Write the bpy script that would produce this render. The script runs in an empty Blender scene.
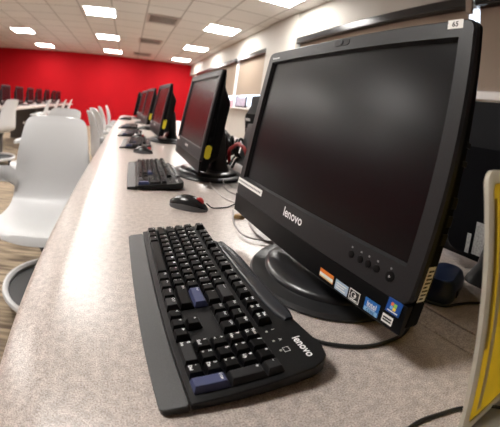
import bpy, bmesh, math, random
from mathutils import Vector, Matrix, Euler
random.seed(7)
SC = bpy.context.scene
COL = SC.collection
PI = math.pi
FLOOR = -0.73          # the counter top is at z = 0
CEIL = 1.763

# ------------------------------------------------------------------ materials
def new_mat(name):
    m = bpy.data.materials.new(name); m.use_nodes = True
    return m, m.node_tree.nodes, m.node_tree.links, m.node_tree.nodes['Principled BSDF']

def mat(name, col, rough=0.5, metal=0.0, spec=0.5, noise=0.0, nscale=300.0, bump=0.0, trans=0.0, emit=None, coat=0.0):
    m, n, l, b = new_mat(name)
    b.inputs['Base Color'].default_value = (*col, 1)
    b.inputs['Roughness'].default_value = rough
    b.inputs['Metallic'].default_value = metal
    b.inputs['Specular IOR Level'].default_value = spec
    b.inputs['Transmission Weight'].default_value = trans
    b.inputs['Coat Weight'].default_value = coat
    if emit:
        b.inputs['Emission Color'].default_value = (*emit[0], 1)
        b.inputs['Emission Strength'].default_value = emit[1]
    if noise or bump:
        tc = n.new('ShaderNodeTexCoord'); nz = n.new('ShaderNodeTexNoise')
        nz.inputs['Scale'].default_value = nscale; nz.inputs['Detail'].default_value = 3
        l.new(tc.outputs['Object'], nz.inputs['Vector'])
        if noise:
            r = n.new('ShaderNodeValToRGB')
            r.color_ramp.elements[0].position = 0.3; r.color_ramp.elements[1].position = 0.7
            r.color_ramp.elements[0].color = (*[max(0, c * (1 - noise)) for c in col], 1)
            r.color_ramp.elements[1].color = (*[c * (1 + noise) for c in col], 1)
            l.new(nz.outputs['Fac'], r.inputs['Fac']); l.new(r.outputs['Color'], b.inputs['Base Color'])
        if bump:
            bp = n.new('ShaderNodeBump'); bp.inputs['Strength'].default_value = bump
            bp.inputs['Distance'].default_value = 0.001
            l.new(nz.outputs['Fac'], bp.inputs['Height']); l.new(bp.outputs['Normal'], b.inputs['Normal'])
    return m

M = {}
M['bezel'] = mat('bezel_plastic', (0.017, 0.017, 0.0185), 0.42, spec=.28, noise=0.35, nscale=900, bump=0.25)
M['chin'] = mat('chin_plastic', (0.004, 0.004, 0.0045), 0.4, spec=.18)
M['shell'] = mat('shell_plastic', (0.006, 0.006, 0.007), 0.55, spec=.04, noise=0.2, nscale=600)
M['screen'] = mat('matte_screen', (0.004, 0.004, 0.005), 0.26, spec=0.22)
M['base'] = mat('base_plastic', (0.016, 0.016, 0.018), 0.28)
M['base_rim'] = mat('base_rim_plastic', (0.014, 0.014, 0.015), 0.4)
M['navy'] = mat('navy_plastic', (0.018, 0.034, 0.095), 0.3, spec=.4)
M['white_ink'] = mat('white_ink', (0.85, 0.85, 0.85), 0.5)
M['white_label'] = mat('white_label', (0.86, 0.85, 0.81), 0.6)
M['grey_label'] = mat('grey_label', (0.40, 0.39, 0.38), 0.6, noise=.3, nscale=250)
M['black_ink'] = mat('black_ink', (0.015, 0.015, 0.015), 0.6)
M['grey_ink'] = mat('grey_ink', (0.25, 0.25, 0.26), 0.6)
M['yellow_dot'] = mat('yellow_dot', (0.80, 0.68, 0.03), 0.5)
M['orange_ink'] = mat('orange_ink', (0.85, 0.22, 0.03), 0.45)
M['cream_ink'] = mat('cream_ink', (0.85, 0.62, 0.30), 0.45)
M['paleblue'] = mat('paleblue_ink', (0.42, 0.55, 0.68), 0.4)
M['blue_ink'] = mat('blue_ink', (0.02, 0.16, 0.52), 0.35)
M['sky_ink'] = mat('sky_ink', (0.30, 0.55, 0.80), 0.35)
M['deepblue'] = mat('deepblue_ink', (0.01, 0.07, 0.30), 0.3)
M['flag_red'] = mat('flag_red', (0.80, 0.15, 0.05), 0.4)
M['flag_green'] = mat('flag_green', (0.30, 0.60, 0.08), 0.4)
M['flag_blue'] = mat('flag_blue', (0.15, 0.45, 0.85), 0.4)
M['flag_yellow'] = mat('flag_yellow', (0.90, 0.65, 0.05), 0.4)
M['kb_case'] = mat('keyboard_case', (0.0075, 0.0075, 0.008), 0.38, spec=.25, noise=0.25, nscale=900, bump=0.2)
M['palm'] = mat('palm_rest_plastic', (0.036, 0.036, 0.036), 0.45, spec=.35, noise=0.3, nscale=1200, bump=0.3)
M['key'] = mat('key_plastic', (0.0035, 0.0035, 0.004), 0.32, spec=.2)
M['key_dark'] = mat('key_grey', (0.014, 0.014, 0.0155), 0.42, spec=.28)
M['key_blue'] = mat('key_blue', (0.050, 0.060, 0.135), 0.42, spec=.3)
M['strip'] = mat('glossy_strip', (0.030, 0.032, 0.037), 0.25)
M['led'] = mat('led_lens', (0.5, 0.5, 0.45), 0.4)
M['mouse'] = mat('mouse_black', (0.012, 0.012, 0.013), 0.25)
M['mouse_side'] = mat('mouse_silver', (0.10, 0.10, 0.105), 0.35)
M['red_rubber'] = mat('red_rubber', (0.55, 0.02, 0.02), 0.5)
M['cable_black'] = mat('cable_black', (0.012, 0.012, 0.012), 0.4)
M['cable_grey'] = mat('cable_grey', (0.30, 0.27, 0.26), 0.45)
M['cable_white'] = mat('cable_white', (0.65, 0.62, 0.60), 0.45)
M['cable_red'] = mat('cable_red', (0.60, 0.015, 0.02), 0.4)
M['tan'] = mat('tan_rubber', (0.38, 0.24, 0.10), 0.6)
M['chair'] = mat('white_shell', (0.63, 0.63, 0.635), 0.42, noise=0.03, nscale=800, bump=0.06)
M['chair_grey'] = mat('grey_shell', (0.50, 0.50, 0.50), 0.45)
M['dark_metal'] = mat('dark_metal', (0.03, 0.03, 0.032), 0.4, metal=0.3)
M['tray_floor'] = mat('tray_floor', (0.035, 0.035, 0.037), 0.6)
M['chrome'] = mat('chrome', (0.55, 0.55, 0.56), 0.25, metal=1.0)
M['laminate_edge'] = mat('dark_panel', (0.10, 0.09, 0.085), 0.6)
M['wall_red'] = mat('red_paint', (0.40, 0.003, 0.008), 0.75, spec=.15, noise=0.05, nscale=2, bump=0.05)
M['wall_cream'] = mat('cream_paint', (0.45, 0.43, 0.39), 0.7, noise=0.02, nscale=3)
M['trim_white'] = mat('trim_white', (0.85, 0.84, 0.82), 0.45)
M['valance'] = mat('valance_black', (0.012, 0.012, 0.013), 0.22)
M['blind'] = mat('blind_fabric', (0.30, 0.235, 0.18), 0.8, noise=0.05, nscale=500, bump=0.1)
M['blind_bar'] = mat('blind_bar', (0.30, 0.23, 0.18), 0.6)
M['lamp'] = mat('lamp_diffuser', (0.9, 0.9, 0.9), 0.5, emit=((1.0, 0.965, 0.92), 28.0))
M['lamp_frame'] = mat('lamp_frame', (0.75, 0.74, 0.72), 0.5)
M['vent'] = mat('vent_metal', (0.42, 0.40, 0.38), 0.5)
M['vent_dark'] = mat('vent_dark', (0.04, 0.035, 0.035), 0.7)
M['picture'] = mat('picture_lavender', (0.42, 0.38, 0.48), 0.6, noise=0.3, nscale=18)
M['pink'] = mat('pink_paper', (0.75, 0.45, 0.52), 0.7)
def sheet_mat(name, col, frac):
    m, n, l, b = new_mat(name)
    tc = n.new('ShaderNodeTexCoord'); nz = n.new('ShaderNodeTexNoise'); nz.inputs['Scale'].default_value = 14
    l.new(tc.outputs['Object'], nz.inputs['Vector'])
    r = n.new('ShaderNodeValToRGB'); l.new(nz.outputs['Fac'], r.inputs['Fac'])
    r.color_ramp.elements[0].position = .35; r.color_ramp.elements[0].color = (*[c * .88 for c in col], 1)
    r.color_ramp.elements[1].position = .65; r.color_ramp.elements[1].color = (*col, 1)
    t = n.new('ShaderNodeBsdfTranslucent'); mx = n.new('ShaderNodeMixShader'); mx.inputs['Fac'].default_value = frac
    l.new(r.outputs['Color'], b.inputs['Base Color']); l.new(r.outputs['Color'], t.inputs['Color'])
    b.inputs['Roughness'].default_value = .5
    l.new(b.outputs['BSDF'], mx.inputs[1]); l.new(t.outputs['BSDF'], mx.inputs[2])
    l.new(mx.outputs['Shader'], n['Material Output'].inputs['Surface'])
    return m
M['yellow_sheet'] = sheet_mat('yellow_sheet', (0.96, 0.80, 0.15), .75)
M['acrylic'] = sheet_mat('frosted_acrylic', (0.82, 0.79, 0.70), .6)
M['mustard'] = mat('mustard_ink', (0.40, 0.27, 0.01), 0.5)
M['pale_yellow'] = mat('pale_yellow_ink', (0.80, 0.72, 0.36), 0.5)

def glass_mat():
    m, n, l, b = new_mat('window_glass')
    b.inputs['Base Color'].default_value = (0.95, 0.97, 1, 1); b.inputs['Roughness'].default_value = 0.02
    b.inputs['Transmission Weight'].default_value = 1; b.inputs['IOR'].default_value = 1.1
    return m
M['glass'] = glass_mat()

def desk_mat():
    m, n, l, b = new_mat('speckled_laminate')
    tc = n.new('ShaderNodeTexCoord')
    def nz(scale, det):
        a = n.new('ShaderNodeTexNoise'); a.inputs['Scale'].default_value = scale; a.inputs['Detail'].default_value = det
        l.new(tc.outputs['Object'], a.inputs['Vector']); return a
    a = nz(560, 2); r = n.new('ShaderNodeValToRGB'); l.new(a.outputs['Fac'], r.inputs['Fac'])
    e = r.color_ramp.elements
    e[0].position = 0.30; e[0].color = (0.25, 0.205, 0.178, 1)
    e[1].position = 0.72; e[1].color = (0.67, 0.61, 0.57, 1)
    k = r.color_ramp.elements.new(0.48); k.color = (0.455, 0.40, 0.365, 1)
    c = nz(90, 3); r2 = n.new('ShaderNodeValToRGB'); l.new(c.outputs['Fac'], r2.inputs['Fac'])
    r2.color_ramp.elements[0].position = 0.35; r2.color_ramp.elements[0].color = (0.82, 0.80, 0.79, 1)
    r2.color_ramp.elements[1].position = 0.65; r2.color_ramp.elements[1].color = (1.08, 1.06, 1.05, 1)
    mx = n.new('ShaderNodeMix'); mx.data_type = 'RGBA'; mx.blend_type = 'MULTIPLY'; mx.inputs['Factor'].default_value = 1
    l.new(r.outputs['Color'], mx.inputs['A']); l.new(r2.outputs['Color'], mx.inputs['B'])
    l.new(mx.outputs['Result'], b.inputs['Base Color'])
    b.inputs['Roughness'].default_value = 0.30; b.inputs['Specular IOR Level'].default_value = 0.5
    return m
M['desk'] = desk_mat()

def ceil_mat():
    m, n, l, b = new_mat('ceiling_tiles')
    tc = n.new('ShaderNodeTexCoord')
    mp = n.new('ShaderNodeMapping'); mp.inputs['Location'].default_value = (0.635, -0.03, 0)
    l.new(tc.outputs['Object'], mp.inputs['Vector'])
    br = n.new('ShaderNodeTexBrick'); br.offset = 0; br.squash = 1
    br.inputs['Scale'].default_value = 1.0
    br.inputs['Brick Width'].default_value = 0.61; br.inputs['Row Height'].default_value = 0.61
    br.inputs['Mortar Size'].default_value = 0.013; br.inputs['Mortar Smooth'].default_value = 0.1
    br.inputs['Color1'].default_value = (0.72, 0.71, 0.69, 1); br.inputs['Color2'].default_value = (0.68, 0.67, 0.65, 1)
    br.inputs['Mortar'].default_value = (0.40, 0.385, 0.37, 1)
    l.new(mp.outputs['Vector'], br.inputs['Vector'])
    l.new(br.outputs['Color'], b.inputs['Base Color'])
    nz = n.new('ShaderNodeTexNoise'); nz.inputs['Scale'].default_value = 120; l.new(tc.outputs['Object'], nz.inputs['Vector'])
    bp = n.new('ShaderNodeBump'); bp.inputs['Strength'].default_value = 0.2; l.new(nz.outputs['Fac'], bp.inputs['Height'])
    l.new(bp.outputs['Normal'], b.inputs['Normal'])
    b.inputs['Roughness'].default_value = 0.9
    return m
M['ceiling'] = ceil_mat()

def carpet_mat():
    m, n, l, b = new_mat('striped_carpet')
    tc = n.new('ShaderNodeTexCoord')
    mp = n.new('ShaderNodeMapping'); mp.inputs['Scale'].default_value = (2.5, 30, 1); mp.inputs['Rotation'].default_value = (0, 0, 0.15)
    l.new(tc.outputs['Object'], mp.inputs['Vector'])
    a = n.new('ShaderNodeTexNoise'); a.inputs['Scale'].default_value = 1.2; a.inputs['Detail'].default_value = 4
    l.new(mp.outputs['Vector'], a.inputs['Vector'])
    r = n.new('ShaderNodeValToRGB'); l.new(a.outputs['Fac'], r.inputs['Fac'])
    e = r.color_ramp.elements
    e[0].position = 0.35; e[0].color = (0.10, 0.07, 0.045, 1); e[1].position = 0.66; e[1].color = (0.42, 0.33, 0.23, 1)
    l.new(r.outputs['Color'], b.inputs['Base Color'])
    f = n.new('ShaderNodeTexNoise'); f.inputs['Scale'].default_value = 250; l.new(tc.outputs['Object'], f.inputs['Vector'])
    bp = n.new('ShaderNodeBump'); bp.inputs['Strength'].default_value = 0.6; l.new(f.outputs['Fac'], bp.inputs['Height'])
    l.new(bp.outputs['Normal'], b.inputs['Normal']); b.inputs['Roughness'].default_value = 0.95
    return m
M['carpet'] = carpet_mat()

# ------------------------------------------------------------------ helpers
def link(name, bm, mats, parent=None, smooth=False, angle=None):
    bmesh.ops.recalc_face_normals(bm, faces=bm.faces)
    me = bpy.data.meshes.new(name); bm.to_mesh(me); bm.free()
    for mm in (mats if isinstance(mats, (list, tuple)) else [mats]): me.materials.append(mm)
    if smooth:
        for p in me.polygons: p.use_smooth = True
        if angle: me.set_sharp_from_angle(angle=angle)
    o = bpy.data.objects.new(name, me); COL.objects.link(o)
    if parent: o.parent = parent
    return o

def tag(o, label=None, cat=None, group=None, kind=None):
    if label: o['label'] = label
    if cat: o['category'] = cat
    if group: o['group'] = group
    if kind: o['kind'] = kind
    return o

def empty(name, loc, rz=0, label=None, cat=None, group=None):
    o = bpy.data.objects.new(name, None); COL.objects.link(o)
    o.empty_display_size = 0.05
    o.location = loc; o.rotation_euler = (0, 0, rz)
    return tag(o, label, cat, group)

def dup(root, loc, rz, label, group=None):
    r = root.copy(); COL.objects.link(r); r.location = loc; r.rotation_euler = (0, 0, rz)
    r['label'] = label
    if group: r['group'] = group
    for ch in list(root.children):
        c = ch.copy(); COL.objects.link(c); c.parent = r
        for g in list(ch.children):
            d = g.copy(); COL.objects.link(d); d.parent = c
    return r

def box(bm, c, s, bev=0.0, seg=2, mi=0, mtx=None):
    r = bmesh.ops.create_cube(bm, size=1)
    vs = r['verts']
    bmesh.ops.scale(bm, vec=s, verts=vs)
    if bev:
        es = list({e for v in vs for e in v.link_edges})
        b = bmesh.ops.bevel(bm, geom=es, offset=bev, segments=seg, affect='EDGES', profile=0.5)
        vs = list({v for f in b['faces'] for v in f.verts} | {v for v in vs if v.is_valid})
    bmesh.ops.translate(bm, vec=c, verts=vs)
    if mtx is not None: bmesh.ops.transform(bm, matrix=mtx, verts=vs)
    for f in {f for v in vs for f in v.link_faces}: f.material_index = mi
    return vs

def slab(bm, x0, x1, y0, y1, z0, z1, bev=0.0, mi=0):
    return box(bm, ((x0 + x1) / 2, (y0 + y1) / 2, (z0 + z1) / 2), (x1 - x0, y1 - y0, z1 - z0), bev, mi=mi)

def catmull(pts, n=8):
    P = [Vector(p) for p in pts]
    P = [P[0] * 2 - P[1]] + P + [P[-1] * 2 - P[-2]]
    out = []
    for i in range(1, len(P) - 2):
        a, b, c, d = P[i - 1:i + 3]
        for k in range(n):
            t = k / n
            out.append(0.5 * ((2 * b) + (c - a) * t + (2 * a - 5 * b + 4 * c - d) * t * t + (3 * b - a - 3 * c + d) * t ** 3))
    out.append(P[-2]); return out

def tube(bm, pts, r, sides=8, smooth=True, mi=0):
    P = catmull(pts) if smooth else [Vector(p) for p in pts]
    rings = []; up = Vector((0.13, 0.31, 0.94))
    for i, p in enumerate(P):
        t = (P[min(i + 1, len(P) - 1)] - P[max(i - 1, 0)]).normalized()
        a = t.cross(up).normalized(); b = t.cross(a).normalized()
        rings.append([bm.verts.new(p + (a * math.cos(2 * PI * k / sides) + b * math.sin(2 * PI * k / sides)) * r) for k in range(sides)])
    fs = []
    for A, B in zip(rings, rings[1:]):
        for k in range(sides): fs.append(bm.faces.new((A[k], A[(k + 1) % sides], B[(k + 1) % sides], B[k])))
    fs.append(bm.faces.new(rings[0])); fs.append(bm.faces.new(rings[-1]))
    for f in fs: f.material_index = mi

def lathe(bm, prof, n=32, sx=1, sy=1, c=(0, 0, 0), mi=0):
    rings = []
    for r, z in prof:
        if r < 1e-6: rings.append([bm.verts.new((c[0], c[1], c[2] + z))])
        else: rings.append([bm.verts.new((c[0] + sx * r * math.cos(2 * PI * k / n), c[1] + sy * r * math.sin(2 * PI * k / n), c[2] + z)) for k in range(n)])
    for A, B in zip(rings, rings[1:]):
        for k in range(n):
            k2 = (k + 1) % n
            if len(A) == 1 and len(B) == 1: continue
            if len(A) == 1: f = bm.faces.new((A[0], B[k2], B[k]))
            elif len(B) == 1: f = bm.faces.new((A[k], A[k2], B[0]))
            else: f = bm.faces.new((A[k], A[k2], B[k2], B[k]))
            f.material_index = mi

def loft(bm, loops, cap=True, mi=0):
    L = [[bm.verts.new(p) for p in lp] for lp in loops]
    for A, B in zip(L, L[1:]):
        for k in range(len(A)):
            f = bm.faces.new((A[k], A[(k + 1) % len(A)], B[(k + 1) % len(A)], B[k])); f.material_index = mi
    if cap:
        bm.faces.new(L[0]).material_index = mi; bm.faces.new(L[-1]).material_index = mi
    return L

def rrect(x0, x1, z0, z1, r, n=5):
    out = []
    for cx, cz, a0 in ((x1 - r, z1 - r, 0), (x0 + r, z1 - r, PI / 2), (x0 + r, z0 + r, PI), (x1 - r, z0 + r, 1.5 * PI)):
        for k in range(n + 1):
            a = a0 + PI / 2 * k / n; out.append((cx + r * math.cos(a), cz + r * math.sin(a)))
    return out

_tc = {}
def text_mesh(s, bold=0.0):
    key = (s, bold)
    if key not in _tc:
        cu = bpy.data.curves.new('txt', 'FONT'); cu.body = s; cu.size = 1; cu.offset = bold; cu.resolution_u = 3
        cu.align_x = 'LEFT'; cu.align_y = 'BOTTOM_BASELINE'
        ob = bpy.data.objects.new('txt', cu); COL.objects.link(ob)
        dg = bpy.context.evaluated_depsgraph_get()
        me = bpy.data.meshes.new_from_object(ob.evaluated_get(dg))
        V = [v.co.to_2d() for v in me.vertices]; F = [tuple(p.vertices) for p in me.polygons]
        bpy.data.objects.remove(ob); bpy.data.curves.remove(cu); bpy.data.meshes.remove(me)
        _tc[key] = (V, F)
    return _tc[key]

def put_text(bm, s, mtx, width=None, height=None, size=None, mi=0, bold=0.0, centre=False):
    V, F = text_mesh(s, bold)
    if not V: return
    x0 = min(v.x for v in V); x1 = max(v.x for v in V); y0 = min(v.y for v in V); y1 = max(v.y for v in V)
    if width and height: sx, sy = width / (x1 - x0), height / (y1 - y0)
    elif width: sx = sy = width / (x1 - x0)
    elif height: sx = sy = height / (y1 - y0)
    else: sx = sy = size
    ox, oy = (x0, y0)
    if centre: ox, oy = (x0 + x1) / 2, (y0 + y1) / 2
    vs = [bm.verts.new(mtx @ Vector(((v.x - ox) * sx, (v.y - oy) * sy, 0))) for v in V]
    for f in F:
        try: bm.faces.new([vs[i] for i in f]).material_index = mi
        except ValueError: pass

# ------------------------------------------------------------------ room
XW = 2.1; XL = -8.0; YB = 11.8; YF = -3.0
def struct(name, bm, m, parent=None):
    o = link(name, bm, m, parent)
    if parent is None: o['kind'] = 'structure'
    return o
bm = bmesh.new(); slab(bm, XL - .1, XW + .1, YF - .1, YB + .1, FLOOR - .06, FLOOR); struct('floor', bm, M['carpet'])
bm = bmesh.new(); slab(bm, XL - .1, XW + .1, YF - .1, YB + .1, CEIL, CEIL + .06); struct('ceiling', bm, M['ceiling'])
bm = bmesh.new(); slab(bm, XL - .1, XW + .1, YB, YB + .1, FLOOR, CEIL); struct('wall_back', bm, M['wall_red'])
bm = bmesh.new(); slab(bm, XL - .1, XL, YF, YB, FLOOR, CEIL); struct('wall_left', bm, M['wall_red'])
bm = bmesh.new(); slab(bm, XL - .1, XW + .1, YF - .1, YF, FLOOR, CEIL); struct('wall_front', bm, M['blind_bar'])
bm = bmesh.new()
slab(bm, XW, XW + .1, YF, YB, FLOOR, 0.36)                       # below the windows
slab(bm, XW, XW + .1, YF, 3.72, 0.36, 0.60)
slab(bm, 2.0, XW + .1, YF, YB, 1.385, CEIL)                       # soffit over the blinds
slab(bm, 1.97, XW + .1, 3.75, 4.72, FLOOR, CEIL - .002)           # column between the bays
slab(bm, XW, XW + .1, 10.6, YB, .36, 1.385)
slab(bm, XW, XW + .1, YF, -1.6, .60, 1.385)
struct('wall_right', bm, M['wall_cream'])

def window(name, y0, y1, z0, z1, muntins):
    bm = bmesh.new(); x = XW + .05
    slab(bm, x - .03, x + .03, y0, y1, z0, z0 + .05); slab(bm, x - .03, x + .03, y0, y1, z1 - .05, z1)
    slab(bm, x - .03, x + .03, y0, y0 + .05, z0, z1); slab(bm, x - .03, x + .03, y1 - .05, y1, z0, z1)
    for y in muntins: slab(bm, x - .03, x + .03, y - .03, y + .03, z0, z1)
    w = struct(name, bm, M['trim_white'])
    bm = bmesh.new(); slab(bm, x - .004, x + .004, y0 + .04, y1 - .04, z0 + .04, z1 - .04)
    link('pane', bm, M['glass'], w)
window('window_1', 4.72, 10.6, .36, 1.385, (6.33, 7.9, 9.3))
window('window_2', -1.6, 3.75, .60, 1.385, (0.2, 2.0))
bm = bmesh.new(); slab(bm, 2.02, XW + .02, 4.72, 10.6, .33, .36, .005); struct('trim_1', bm, M['trim_white'])
bm = bmesh.new(); slab(bm, 1.985, XW + .02, -1.6, 3.74, .585, .645, .008); struct('trim_2', bm, M['trim_white'])
bm = bmesh.new(); slab(bm, 2.03, 2.07, 6.27, 6.36, .361, 1.285, .006); struct('trim_3', bm, M['trim_white'])

def blind(y0, y1, z0, label):
    r = empty('roller_blind', (2.05, (y0 + y1) / 2, z0), 0, label, 'window blind', 'roller blinds on the window wall')
    h = 1.29 - z0; w = y1 - y0
    bm = bmesh.new(); slab(bm, -.002, .002, -w / 2 + .01, w / 2 - .01, .012, h); link('fabric', bm, M['blind'], r)
    bm = bmesh.new(); slab(bm, -.008, .008, -w / 2 + .01, w / 2 - .01, 0, .024, .004); link('bottom_bar', bm, M['blind_bar'], r)
    bm = bmesh.new(); slab(bm, -.07, .04, -w / 2, w / 2, h, h + .092, .012); link('valance', bm, M['valance'], r)
blind(4.74, 6.25, .60, 'tan roller blind under a black valance, right beside the cream column')
blind(6.38, 10.5, .60, 'tan roller blind on the far side of the white window post')
blind(1.10, 3.73, .655, 'tan roller blind with long black valance behind the big monitor')
blind(-1.55, 1.02, .655, 'tan roller blind at the right edge, past the brown bracket')
bm = bmesh.new(); slab(bm, 1.955, 1.985, 1.03, 1.085, 1.22, 1.52, .004)
tag(link('blind_bracket', bm, M['blind_bar']), 'narrow brown bracket between two blind valances on the window wall', 'bracket')

# picture and leaflet standing in the far window
pf = empty('picture_frame', (2.045, 5.83, .361), 0, 'lavender picture in a dark frame standing on the far window sill', 'picture')
bm = bmesh.new()
for a in ((-.012, .012, -.31, -.275, 0, .215), (-.012, .012, .275, .31, 0, .215), (-.012, .012, -.31, .31, 0, .025)): slab(bm, *a, .002)
link('frame', bm, M['shell'], pf)
bm = bmesh.new(); slab(bm, -.005, .005, -.28, .28, .02, .19); link('print', bm, M['picture'], pf)
bm = bmesh.new(); slab(bm, 1.995, 2.005, 6.22, 6.40, .361, .50, .002)
tag(link('leaflet', bm, M['pink']), 'small pink leaflet standing on the sill at the white window post', 'leaflet')

# ceiling lamps and vents
LW = 0.295
def lamp(x, y, label, proto=[None]):
    if proto[0] is None:
        r = empty('ceiling_light', (x, y, CEIL), 0, label, 'ceiling light', 'square ceiling lights')
        bm = bmesh.new()
        for s in (-1, 1):
            slab(bm, s * LW - .015, s * LW + .015, -LW - .015, LW + .015, -.012, 0)
            slab(bm, -LW - .015, LW + .015, s * LW - .015, s * LW + .015, -.012, 0)
        link('frame', bm, M['lamp_frame'], r)
        bm = bmesh.new(); slab(bm, -LW, LW, -LW, LW, -.008, -.002); link('diffuser', bm, M['lamp'], r)
        proto[0] = r; return
    dup(proto[0], (x, y, CEIL), 0, label)
rows = [(5.70, 'nearest'), (8.15, 'second'), (10.6, 'farthest')]
for x, nm in ((-0.88, 'column of lights over the chairs'), (1.42, 'column of lights beside the windows'), (-3.25, 'column of lights at the left edge')):
    for y, w in rows:
        if w == 'nearest' and x == -3.25:
            lamp(x - .12, y, 'glowing ceiling light cut off by the left edge of the photo'); continue
        lamp(x, y, f'{w} of the three square lights in the {nm}')
lamp(1.48, 3.37, 'glowing ceiling light cut off by the top edge above the big monitor')
lamp(-0.88, 3.25, 'square ceiling light above the white chair by the counter, out of frame')
lamp(-3.25, 3.25, 'square ceiling light over the left computer row, out of frame')
lamp(-5.6, 5.7, 'square ceiling light far to the left, out of frame')
lamp(-5.6, 8.15, 'square ceiling light far to the left near the red wall, out of frame')

lamp(-0.88, 0.75, 'square ceiling light near the camera, out of frame')

def vent(x, y, label, proto=[None]):
    if proto[0] is None:
        r = empty('ceiling_vent', (x, y, CEIL), 0, label, 'ceiling vent', 'ceiling air vents')
        bm = bmesh.new(); slab(bm, -.28, .28, -.28, .28, -.004, 0); link('backing', bm, M['vent_dark'], r)
        bm = bmesh.new()
        for s in (-1, 1):
            slab(bm, s * .275 - .025, s * .275 + .025, -.3, .3, -.014, -.001)
            slab(bm, -.3, .3, s * .275 - .025, s * .275 + .025, -.014, -.001)
        link('frame', bm, M['vent'], r)
        for k in range(6):
            bm = bmesh.new(); box(bm, (0, -.21 + k * .084, -.009), (.5, .030, .004)); link('slat', bm, M['vent'], r)
        proto[0] = r; return
    dup(proto[0], (x, y, CEIL), 0, label)
vent(.30, 5.70, 'nearest of the three square air vents between the light columns')
vent(.22, 8.05, 'middle of the three square air vents between the light columns')
vent(.10, 10.5, 'farthest of the three square air vents, near the red wall')

# ------------------------------------------------------------------ counters
def counter_front():
    bm = bmesh.new()
    prof = [(.334, 0), (-.152, 0)]
    for k in range(1, 9):
        t = k / 8; prof.append((-.152 - .068 * t, -.020 * t ** 1.35))
    prof += [(-.2235, -.025), (-.2215, -.034), (-.212, -.042), (.334, -.044)]
    y0, y1 = -1.0, 5.8
    loft(bm, [[(x, y0, z) for x, z in prof], [(x, y1, z) for x, z in prof]])
    return bm
cf = link('worktop', counter_front(), M['desk'], None, True, math.radians(40))
tag(cf, 'long speckled beige counter top with a rounded front edge under the keyboards', 'counter')
for y in (-.95, 1.9, 5.2):
    bm = bmesh.new(); slab(bm, .20, .33, y, y + .05, FLOOR, -.044); link('support_panel', bm, M['laminate_edge'], cf)
bm = bmesh.new(); slab(bm, .386, 1.10, -1.0, 5.6, -.044, 0, .002)
cr = tag(link('worktop', bm, M['desk']), 'rear speckled beige counter top behind the monitors, beyond the seam strip', 'counter')
for y in (-.95, 1.9, 5.2):
    bm = bmesh.new(); slab(bm, .40, .95, y, y + .05, FLOOR, -.044); link('support_panel', bm, M['laminate_edge'], cr)
bm = bmesh.new(); slab(bm, .3365, .3835, -1.0, 5.6, -.04, -.0008, .0015)
tag(link('cable_cover', bm, M['desk']), 'narrow beige cover strip in the seam between the two counter tops', 'cable cover')

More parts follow.
